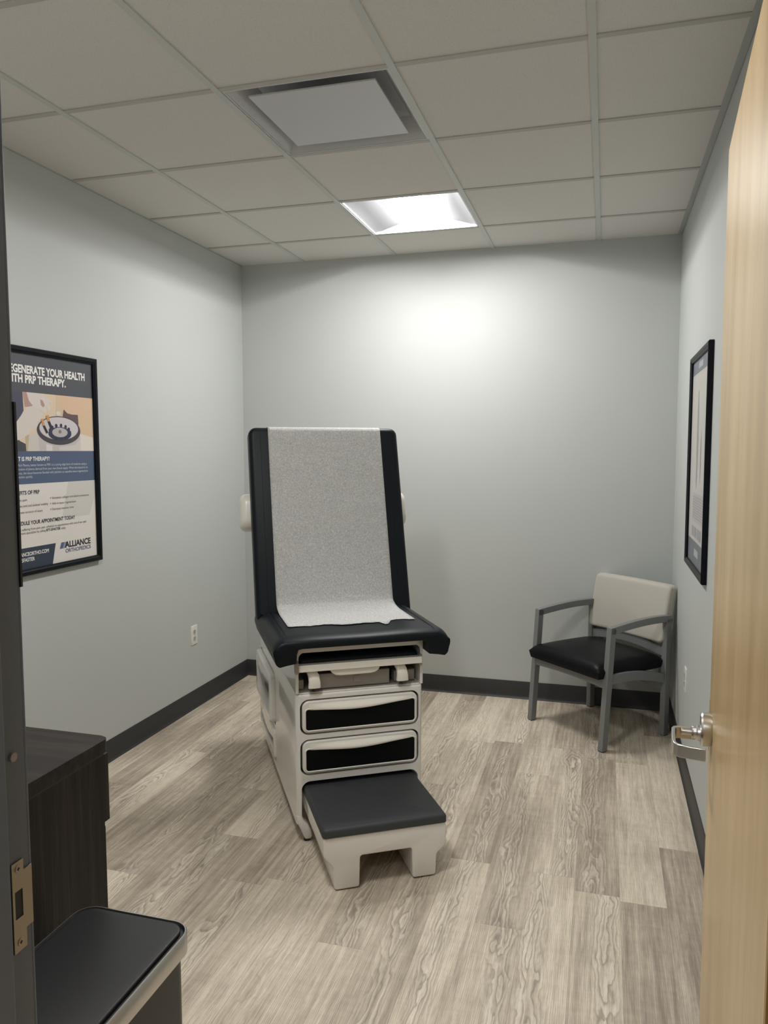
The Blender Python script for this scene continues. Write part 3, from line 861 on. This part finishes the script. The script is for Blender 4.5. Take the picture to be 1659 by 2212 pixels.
puff(b, up+lo[::-1], .014, .040, 0, 0, XZ); bev(done('front_rail', b, M['chair_frame'], CH), .001, 2)
b = NB(); box(b, XLg, XRg, .452, .474, .255, .305); bev(done('rear_rail', b, M['chair_frame'], CH), .001, 2)
# curved rail under the back cushion and two back uprights
b = NB(); vs = []
for k in range(15):
    q = k/14; x = XLg+q*(XRg-XLg); y = .462+.022*math.sin(PI*q)*0; z = .452+.030*math.sin(PI*q)
    vs.append([b.verts.new((x, y+a*.009, z+c*.024)) for a, c in ((-1, -1), (1, -1), (1, 1), (-1, 1))])
for A_, B_ in zip(vs, vs[1:]):
    for k in range(4): b.faces.new((A_[k], A_[(k+1) % 4], B_[(k+1) % 4], B_[k]))
b.faces.new(vs[0]); b.faces.new(vs[-1][::-1]); bev(done('back_rail', b, M['chair_frame'], CH), .001, 2)
for x in (XLg+.006, XRg-.006):
    pass
for x in (.035, .485): post(x, .476, .30, .528, .72, .022, .020, 'back_post')
# seat cushion with crown
b = NB(); nx_, ny_ = 20, 20; g = []
def sidez(u): return 1-abs(u)**6
grid = []
for j in range(ny_+1):
    row = []
    for i in range(nx_+1):
        u = -1+2*i/nx_; v = -1+2*j/ny_
        x = .258+u*.268; y = .212+v*.240
        z = .410+.034*((1-abs(u)**14)*(1-abs(v)**14))**.5+.024*(1-u*u)*(1-v*v)
        row.append(b.verts.new((x-.004*u*max(0, abs(v)-.85)/.15, y, z)))
    grid.append(row)
for j in range(ny_):
    for i in range(nx_): b.faces.new((grid[j][i], grid[j][i+1], grid[j+1][i+1], grid[j+1][i]))
bound = [grid[0][i] for i in range(nx_+1)]+[grid[j][nx_] for j in range(1, ny_+1)]+[grid[ny_][i] for i in range(nx_-1, -1, -1)]+[grid[j][0] for j in range(ny_-1, 0, -1)]
low = [b.verts.new((.258+(v.co.x-.258)*.97, .212+(v.co.y-.212)*.97, .373)) for v in bound]
m = len(bound)
for k in range(m): b.faces.new((bound[k], low[k], low[(k+1) % m], bound[(k+1) % m]))
b.faces.new(low)
o = done('seat', b, M['seat_vinyl'], CH, smooth=70)
# back cushion, leaning and slightly curved
def cb(u, v, d):
    x = .262+u; lean = .455+.060*(v/.31)
    return Vector((x, lean+d+.012*(1-(u/.26)**2)-.004, .500+v))
b = NB(); prof = rrect(-.279, .262, 0, .308, .030, 5)
# denser outline so the curve shows
dense = []
for i in range(len(prof)):
    a, c = Vector(prof[i]), Vector(prof[(i+1) % len(prof)]); n = max(1, int((c-a).length/.05))
    for k in range(n): dense.append(tuple(a+(c-a)*k/n))
def cushion(b, pts, d0, d1, r):
    # front face as a grid for the curve
    puff(b, pts, d0, d1, r, r*.6, cb, 4)
cushion(b, dense, -.022, .038, .018)
bc = done('back_cushion', b, M['fabric'], CH, smooth=60)
b = NB(); tube(b, [cb(.262, v, .036) for v in (.015, .08, .16, .24, .295)], .0022, 6); tube(b, [cb(.2605, v, -.004) for v in (.015, .08, .16, .24, .295)], .0018, 6)
done('piping', b, plain('piping_grey', (.20, .20, .18), .8), bc)

# ------------------------------------------------------------------ base cabinet along the front wall
CZ = .900; CXR = .842; CYF = -.992
CB = thing('base_cabinet', 'dark wood-grain base cabinet with flat counter beside the doorway', 'cabinet', (CXR, YF+.02, 0))
def lx(x): return x-CXR
def ly(y): return y-(YF+.02)
# counter with clipped corner at the room end
cp_ = [(lx(XL+.004), ly(YF+.008)), (lx(CXR), ly(YF+.008)), (lx(CXR), ly(CYF-.018)), (lx(CXR-.006), ly(CYF-.006)), (lx(CXR-.022), ly(CYF)), (lx(XL+.004), ly(CYF))]
b = NB(); puff(b, cp_, CZ-.030, CZ, 0, 0, XY); bev(done('countertop', b, M['dwood_top'], CB), .001, 1)
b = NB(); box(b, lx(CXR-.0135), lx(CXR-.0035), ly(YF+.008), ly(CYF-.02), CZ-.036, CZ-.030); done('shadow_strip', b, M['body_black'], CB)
b = NB()
box(b, lx(XL+.006), lx(CXR-.004), ly(YF+.008), ly(CYF-.022), .10, CZ-.036)
box(b, lx(XL+.006), lx(CXR-.024), ly(YF+.008), ly(CYF-.09), .0, .10)
box(b, lx(CXR-.022), lx(CXR-.004), ly(YF+.008), ly(CYF-.022), .0, .10)
done('carcass', b, M['dwood'], CB, rm=False)
b = NB(); xs_ = [XL+.01, XL+.435, XL+.86, CXR-.012]
for a0, a1 in zip(xs_, xs_[1:]):
    b = NB(); box(b, lx(a0+.002), lx(a1-.002), ly(CYF-.021), ly(CYF+.010), .703, CZ-.042, .001); d = done('drawer', b, M['dwood'], CB)
    b = NB(); c_ = (a0+a1)/2; strap(b, [(lx(c_-.06), ly(CYF+.010), .78), (lx(c_-.058), ly(CYF+.030), .78), (lx(c_+.058), ly(CYF+.030), .78), (lx(c_+.06), ly(CYF+.010), .78)], .010, .008, (0, 0, 1)); done('pull', b, M['steel'], d)
    b = NB(); box(b, lx(a0+.002), lx(a1-.002), ly(CYF-.021), ly(CYF-.006), .105, .694, .001); d = done('door', b, M['dwood'], CB)
    b = NB(); strap(b, [(lx(a1-.05), ly(CYF-.006), .52), (lx(a1-.05), ly(CYF+.018), .522), (lx(a1-.05), ly(CYF+.018), .638), (lx(a1-.05), ly(CYF-.006), .64)], .010, .008, (1, 0, 0)); done('pull', b, M['steel'], d)

# ------------------------------------------------------------------ step bin
BX0, BX1, BY0, BY1, BZ = .879, 1.134, -1.585, -1.143, .606
BN = thing('waste_bin', 'rectangular black step bin with steel-rimmed lid between cabinet and doorway', 'bin', ((BX0+BX1)/2, (BY0+BY1)/2, 0))
hx_, hy_ = (BX1-BX0)/2, (BY1-BY0)/2
b = NB(); puff(b, rrect(-hx_+.010, hx_-.012, -hy_+.01, hy_-.01, .036, 6), .012, BZ-.035, 0, 0, XY); done('bin_body', b, M['body_black'], BN, smooth=40)
b = NB(); outl = rrect(-hx_, hx_, -hy_, hy_, .042, 8); inn = inset(outl, .004)
rs = []
for P_, z in ((outl, BZ-.040), (outl, BZ-.002), (inset(outl, .0015), BZ), (inn, BZ), (inn, BZ-.012), (inn, BZ-.040)):
    rs.append([b.verts.new((x, y, z)) for x, y in P_])
rs.append(rs[0])
for A_, B_ in zip(rs, rs[1:]):
    m = len(A_)
    for k in range(m):
        try: b.faces.new((A_[k], A_[(k+1) % m], B_[(k+1) % m], B_[k]))
        except ValueError: pass
done('rim', b, M['steel'], BN, smooth=40)
b = NB(); puff(b, inset(outl, .0045), BZ-.035, BZ-.006, 0, .002, XY); done('lid_seat', b, M['black'], BN, smooth=40)
b = NB(); puff(b, inset(outl, .0125), BZ-.006, BZ+.003, 0, .003, XY, 3); done('lid', b, M['lid'], BN, smooth=40)
b = NB(); box(b, -.06, .06, hy_-.02, hy_+.035, .015, .028, .004); done('pedal', b, M['steel'], BN)
b = NB(); puff(b, rrect(-hx_+.006, hx_-.008, -hy_+.006, hy_-.006, .036, 6), 0, .014, 0, 0, XY); done('base_ring', b, M['black'], BN, smooth=40)

# ------------------------------------------------------------------ outlets
def outlet(name, loc, rz, label):
    t = thing(name, label, 'outlet', loc, rz)      # local -y faces the room
    t['group'] = 'wall outlets'
    b = NB(); puff(b, rrect(-.035, .035, 0, .114, .003, 2), -.0055, 0, .003, 0, XZ, 3); done('plate', b, M['plate'], t, smooth=30)
    for z in (.037, .077):
        b = NB(); pts = []
        for k in range(24):
            a = 2*PI*k/24; pts.append((.0165*math.cos(a), z+max(-.0135, min(.0135, .0165*math.sin(a)))))
        puff(b, pts, -.0068, -.004, .0006, 0, XZ); s = done('socket', b, M['slot_grey'], t)
        b = NB(); box(b, -.0075, -.0050, -.0072, -.0066, z-.001, z+.008); box(b, .005, .0072, -.0072, -.0066, z, z+.007); tube(b, [(0, -.0072, z-.006), (0, -.0066, z-.006)], .0024, 10)
        done('slots', b, M['slot'], s, rm=False)
    b = NB(); tube(b, [(0, -.0066, .057), (0, -.005, .057)], .003, 12); done('screw', b, M['steel'], t)
outlet('wall_outlet', (XL, 1.585, .383), PI/2, 'white electrical outlet on the left wall, right of the therapy poster')
outlet('wall_outlet', (XR, 1.380, .398), -PI/2, 'white electrical outlet on the right wall behind the door handle')

# ------------------------------------------------------------------ writing helper
_w = {}
def text_mesh(s, bold=0.0):
    c = bpy.data.curves.new('txt', 'FONT'); c.body = s; c.size = 1; c.offset = bold; c.resolution_u = 3
    o = bpy.data.objects.new('txt', c); COL.objects.link(o)
    dg = bpy.context.evaluated_depsgraph_get(); dg.update()
    me = bpy.data.meshes.new_from_object(o.evaluated_get(dg))
    bpy.data.objects.remove(o, do_unlink=True); bpy.data.curves.remove(c)
    return me
CAPH = None
def write(name, parent, s, mat, base, cap, right=None, left=None, vis=None, width=None, bold=0.0, y=-.0012, shear=0.0, xs=None):
    """writes s in the local xz plane facing -y. vis/width: the suffix of s whose width is given"""
    global CAPH
    if CAPH is None:
        m0 = text_mesh('H'); CAPH = max(v.co.y for v in m0.vertices); bpy.data.meshes.remove(m0)
    sz = cap/CAPH
    me = text_mesh(s, bold); X = [v.co.x for v in me.vertices]
    if xs is None:
        if vis is None: wv = max(X)-min(X)
        else: m2 = text_mesh(vis, bold); x2 = [v.co.x for v in m2.vertices]; wv = max(x2)-min(x2); bpy.data.meshes.remove(m2)
        xs = width/wv
    x1, x0 = max(X), min(X)
    for v in me.vertices:
        px = (v.co.x-x1)*xs+right if right is not None else (v.co.x-x0)*xs+left
        pz = base+v.co.y*sz
        v.co = Vector((px+shear*(pz-base), y, pz))
    o = link(name, me, mat, parent)
    return o
def flat(name, parent, pts, mat, y):
    b = NB(); f = b.faces.new([b.verts.new((p[0], y, p[1])) for p in pts])
    if f.normal.y > 0: f.normal_flip()
    b.normal_update()
    me = bpy.data.meshes.new(name); b.to_mesh(me); b.free(); return link(name, me, mat, parent)
def ell(cx, cz, rx, rz, n=40, a0=0, a1=360): return [(cx+rx*math.cos(math.radians(a0+(a1-a0)*k/n)), cz+rz*math.sin(math.radians(a0+(a1-a0)*k/n))) for k in range(n+(0 if a1-a0 == 360 else 1))]
_ink = {}
def ink(c):
    if c not in _ink:
        g = .3*c[0]+.6*c[1]+.1*c[2]; q = [v*.70+g*.30 for v in c]
        _ink[c] = plain('print_%d_%d_%d' % c, srgb(*q), .35, spec=.4)
    return _ink[c]

# ------------------------------------------------------------------ left poster
PY0, PY1, PZ0, PZ1 = .075, .722, 1.012, 1.962
t = thing('framed_poster', 'black-framed blue and white PRP therapy poster on the left wall', 'poster', (XL, PY0, PZ0), PI/2)
PW, PH = PY1-PY0, PZ1-PZ0
def frame(t, w, h, fwid, dep, mat):
    b = NB(); o_ = [(0, 0), (w, 0), (w, h), (0, h)]; rs = []
    for ins, y in ((0, -.001), (0, -dep+.004), (.004, -dep), (fwid-.010, -dep+.001), (fwid-.006, -dep+.004), (fwid, -dep+.006), (fwid, -.001)):
        rs.append([b.verts.new((x+(ins if x == 0 else -ins), y, z+(ins if z == 0 else -ins))) for x, z in o_])
    for A_, B_ in zip(rs, rs[1:]):
        for k in range(4): b.faces.new((A_[k], A_[(k+1) % 4], B_[(k+1) % 4], B_[k]))
    done('frame', b, mat, t)
M['frame_black'] = plain('frame_black', (.003, .004, .007), .35, spec=.18)
frame(t, PW, PH, .027, .022, M['frame_black'])
b = NB(); box(b, .004, PW-.004, -.008, -.001, .004, PH-.004)
sheet = done('poster_sheet', b, ink((222, 214, 206)), t)
U = lambda y: y-PY0
V = lambda z: z-PZ0
yb = -.0083
flat('header_band', t, [(U(.09), V(1.777)), (U(.70), V(1.777)), (U(.70), V(1.95)), (U(.09), V(1.95))], ink((78, 80, 90)), yb)
flat('blue_band', t, [(U(.09), V(1.395)), (U(.70), V(1.395)), (U(.70), V(1.532)), (U(.09), V(1.532))], ink((76, 95, 132)), yb)
flat('footer_band', t, [(U(.09), V(1.02)), (U(.383), V(1.02)), (U(.411), V(1.128)), (U(.09), V(1.128))], ink((52, 64, 86)), yb)
flat('grey_shape', t, [(U(.506), V(1.395)), (U(.459), V(1.235)), (U(.648), V(1.235)), (U(.692), V(1.325)), (U(.692), V(1.395))], ink((206, 200, 194)), yb)
WH, NV = ink((240, 236, 230)), ink((38, 42, 62))
y2 = -.0088
write('lettering', t, 'REGENERATE YOUR HEALTH', WH, V(1.855), .031, right=U(.643), vis='GENERATE YOUR HEALTH', width=.450, bold=.036, y=y2)
write('lettering', t, 'WITH PRP THERAPY.', WH, V(1.8155), .031, right=U(.511), vis='ITH PRP THERAPY.', width=.325, bold=.036, y=y2)
write('lettering', t, 'WHAT IS PRP THERAPY?', WH, V(1.4915), .0165, right=U(.390), vis='T IS PRP THERAPY?', width=.187, bold=.020, y=y2)
SM = ink((205, 207, 212))
bl = [('Platelet Rich Plasma, better known as PRP, is a cutting edge form of medicine using a', 1.469, .638, 'Rich Plasma, better known as PRP, is a cutting edge form of medicine using a', .438),
      ('concentration of plasma derived from your own blood supply. When introduced to an', 1.4525, .645, 'tration of plasma derived from your own blood supply. When introduced to an', .443),
      ('injured area, the tissue becomes flooded with platelets to expedite tissue regeneration', 1.436, .645, 'area, the tissue becomes flooded with platelets to expedite tissue regeneration', .446),
      ('and function quickly.', 1.4203, .285, 'nction quickly.', .082)]
for s, z, r, vs_, w_ in bl: write('lettering', t, s, SM, V(z), .0098, right=U(r), vis=vs_, width=w_, y=y2)
write('lettering', t, 'BENEFITS OF PRP', NV, V(1.3515), .0155, right=U(.321), vis='FITS OF PRP', width=.115, bold=.020, y=y2)
GT = ink((96, 92, 96))
for s, z, r, vs_, w_ in (('\u2022 Relieves pain', 1.3245, .245, 'es pain', .044), ('\u2022 Improves joint and skeletal mobility', 1.300, .372, 'es joint and skeletal mobility', .168), ('\u2022 Accelerate recovery of injury', 1.2735, .336, 'rate recovery of injury', .134)):
    write('lettering', t, s, GT, V(z), .0098, right=U(r), vis=vs_, width=w_, y=y2)
for s, z, r, w_ in (('Stimulates collagen and elastin production', 1.3235, .647, .250), ('Aids in tissue regeneration', 1.299, .554, .158), ('Decrease recovery time', 1.2745, .537, .141)):
    write('lettering', t, s, GT, V(z), .0098, right=U(r), width=w_, y=y2); flat('bullet', t, ell(U(r-w_-.009), V(z+.005), .0022, .0024, 12), NV, y2)
write('lettering', t, 'SCHEDULE YOUR APPOINTMENT TODAY', NV, V(1.2245), .0155, right=U(.5445), vis='DULE YOUR APPOINTMENT TODAY', width=.337, bold=.020, y=y2)
write('lettering', t, 'If you are suffering from joint pain, schedule an appointment with one of our pain', GT, V(1.201), .0098, right=U(.622), vis='suffering from joint pain, schedule an appointment with one of our pain', width=.413, y=y2)
write('lettering', t, 'management specialists by calling', GT, V(1.186), .0098, right=U(.350), vis='ment specialists by calling', width=.149, y=y2)
write('lettering', t, '877-5FASTER', NV, V(1.1855), .0105, left=U(.354), width=.090, bold=.02, y=y2)
write('lettering', t, 'today.', GT, V(1.1855), .0098, left=U(.449), width=.031, y=y2)
write('lettering', t, 'ALLIANCEORTHO.COM', WH, V(1.094), .0150, right=U(.365), vis='NCEORTHO.COM', width=.155, bold=.02, y=y2)
write('lettering', t, '877-5FASTER', WH, V(1.0705), .0150, right=U(.278), vis='5FASTER', width=.077, bold=.02, y=y2)
write('lettering', t, 'ALLIANCE', NV, V(1.1005), .0255, left=U(.472), width=.177, bold=.03, y=y2)
write('lettering', t, 'ORTHOPEDICS', ink((72, 84, 128)), V(1.0770), .0165, left=U(.473), width=.176, bold=.012, y=y2)
for k, (a, w_, c) in enumerate(((.436, .020, (84, 100, 150)), (.458, .006, (120, 132, 170)), (.467, .005, (60, 70, 110)))):
    flat('logo_bar', t, [(U(a), V(1.099)), (U(a+w_), V(1.099)), (U(a+w_+.011), V(1.126)), (U(a+.011), V(1.126))], ink(c), y2)
# printed photograph
IM = []
def pic(pts, c): IM.append((pts, c))
pic([(.09, 1.532), (.692, 1.532), (.692, 1.777), (.09, 1.777)], (226, 196, 158))
pic([(.443, 1.60), (.692, 1.56), (.692, 1.777), (.443, 1.777)], (224, 184, 140))
pic([(.470, 1.777), (.692, 1.777), (.692, 1.735), (.60, 1.70), (.50, 1.735)], (228, 182, 142))
pic([(.60, 1.611), (.692, 1.594), (.692, 1.532), (.58, 1.532)], (222, 210, 196))
pic([(.440, 1.70), (.443, 1.777), (.447, 1.777), (.446, 1.70)], (214, 186, 150))
pic([(.09, 1.777), (.242, 1.777), (.245, 1.70), (.20, 1.64), (.09, 1.64)], (74, 74, 100))
pic([(.09, 1.64), (.205, 1.65), (.215, 1.575), (.255, 1.56), (.262, 1.532), (.09, 1.532)], (70, 72, 84))
pic([(.248, 1.60), (.275, 1.60), (.272, 1.532), (.252, 1.532)], (196, 172, 132))
pic([(.243, 1.777), (.275, 1.777), (.290, 1.74), (.300, 1.72), (.252, 1.715)], (190, 140, 128))
pic([(.265, 1.777), (.351, 1.777), (.383, 1.765), (.405, 1.752), (.424, 1.745), (.415, 1.736), (.396, 1.744), (.408, 1.712), (.397, 1.702), (.386, 1.716), (.378, 1.728), (.384, 1.700), (.374, 1.694), (.345, 1.706), (.300, 1.722), (.278, 1.742)], (216, 202, 194))
pic([(.345, 1.752), (.360, 1.748), (.372, 1.728), (.362, 1.718), (.348, 1.728)], (186, 140, 128))
pic([(.24, 1.690), (.262, 1.715), (.300, 1.722), (.331, 1.712), (.357, 1.690), (.352, 1.676), (.341, 1.663), (.322, 1.655), (.325, 1.640), (.315, 1.628), (.290, 1.622), (.272, 1.604), (.225, 1.582), (.203, 1.576), (.200, 1.65)], (214, 202, 192))
pic([(.270, 1.597), (.260, 1.532), (.345, 1.532), (.335, 1.620)], (206, 196, 184))
pic([(.325, 1.600), (.330, 1.532), (.600, 1.532), (.597, 1.600)], (192, 184, 180))
pic([(.455, 1.55), (.56, 1.56), (.60, 1.59), (.60, 1.532), (.455, 1.532)], (206, 198, 192))
pic([(.372, 1.562), (.410, 1.556), (.410, 1.532), (.372, 1.532)], (216, 208, 204))
pic([(.492, 1.716), (.515, 1.700), (.545, 1.696), (.586, 1.696), (.589, 1.650), (.535, 1.668), (.484, 1.686)], (108, 78, 82))
pic(ell(.455, 1.697, .016, .010, 16), (218, 206, 196))
pic(ell(.459, 1.622, .141, .063), (70, 66, 72))
pic(ell(.459, 1.631, .126, .050), (204, 194, 198))
pic(ell(.462, 1.608, .075, .030), (60, 62, 84))
for k in range(13):
    a = 2*PI*k/13; pic(ell(.462+.066*math.cos(a), 1.615+.030*math.sin(a), .0085, .0085, 14), (48, 54, 92))
pic(ell(.461, 1.614, .050, .021), (184, 174, 172))
pic(ell(.461, 1.617, .010, .008, 16), (128, 118, 118))
pic([(.375, 1.684), (.391, 1.688), (.398, 1.662), (.384, 1.658)], (222, 142, 62))
pic([(.384, 1.658), (.398, 1.662), (.414, 1.634), (.401, 1.626)], (44, 42, 60))
pic([(.343, 1.668), (.357, 1.670), (.366, 1.642), (.353, 1.640)], (222, 138, 70))
pic([(.353, 1.640), (.366, 1.642), (.386, 1.612), (.374, 1.607)], (44, 40, 56))
b = NB(); cols = []
for k, (pts, c) in enumerate(IM):
    if c not in cols: cols.append(c)
    f = b.faces.new([b.verts.new((U(p[0]), yb-.00006*(k+1), V(p[1]))) for p in pts]); f.material_index = cols.index(c)
    f.normal_update()
    if f.normal.y > 0: f.normal_flip()
me = bpy.data.meshes.new('printed_photo'); b.to_mesh(me); b.free()
link('printed_photo', me, [ink(c) for c in cols], t)
M['glass'] = None

# ------------------------------------------------------------------ right poster
RY0, RY1, RZ0, RZ1 = .752, 1.412, 1.012, 1.952
t = thing('framed_poster', 'black-framed pale leg anatomy poster with grey bands on the right wall', 'poster', (XR, RY1, RZ0), -PI/2)
frame(t, RY1-RY0, RZ1-RZ0, .026, .022, M['frame_black'])
b = NB(); box(b, .004, RY1-RY0-.004, -.008, -.001, .004, RZ1-RZ0-.004); done('poster_sheet', b, ink((196, 190, 184)), t)
w_, h_ = RY1-RY0, RZ1-RZ0
flat('header_band', t, [(.02, h_-.085), (w_-.02, h_-.085), (w_-.02, h_-.02), (.02, h_-.02)], ink((112, 120, 132)), yb)
flat('footer_band', t, [(.02, .02), (w_-.02, .02), (w_-.02, .128), (.02, .128)], ink((104, 112, 122)), yb)
flat('header_mark', t, [(.25, h_-.068), (.40, h_-.068), (.40, h_-.042), (.25, h_-.042)], ink((170, 174, 180)), y2)
flat('footer_mark', t, [(.27, .066), (.42, .066), (.42, .098), (.27, .098)], ink((170, 174, 178)), y2)
def legfig(x, z0, z1, w, c1, c2):
    n = 14; L_, R_ = [], []
    for k in range(n+1):
        q = k/n; z = z0+(z1-z0)*q
        ww = w*(.20+.75*math.sin(PI*min(1, q*1.08))**.8*(.55+.45*q)) if q < .93 else w*.25
        L_.append((x-ww/2, z)); R_.append((x+ww/2, z))
    flat('anatomy_figure', t, L_+R_[::-1], ink(c1), yb-.0002)
    flat('anatomy_detail', t, [(x-w*.10, z0+.02), (x+w*.10, z0+.02), (x+w*.14, (z0+z1)/2), (x+w*.05, z1-.03), (x-w*.05, z1-.03), (x-w*.14, (z0+z1)/2)], ink(c2), y2)
legfig(.17+.10, .36, .775, .085, (168, 164, 162), (150, 154, 164))
legfig(.55, .36, .79, .085, (166, 160, 158), (158, 160, 168))
legfig(.40, .39, .60, .030, (160, 150, 150), (150, 140, 144))
for k in range(9):
    z = .315-.011*k; flat('text_line', t, [(.17, z), (.60-.02*(k % 3), z), (.60-.02*(k % 3), z+.005), (.17, z+.005)], ink((160, 154, 156)), y2)
flat('text_block', t, [(.16, .21), (.62, .21), (.62, .335), (.16, .335)], ink((182, 178, 176)), yb-.0001)
for a in (.16, .34): flat('text_panel', t, [(a, .145), (a+.15, .145), (a+.15, .19), (a, .19)], ink((158, 154, 156)), y2)
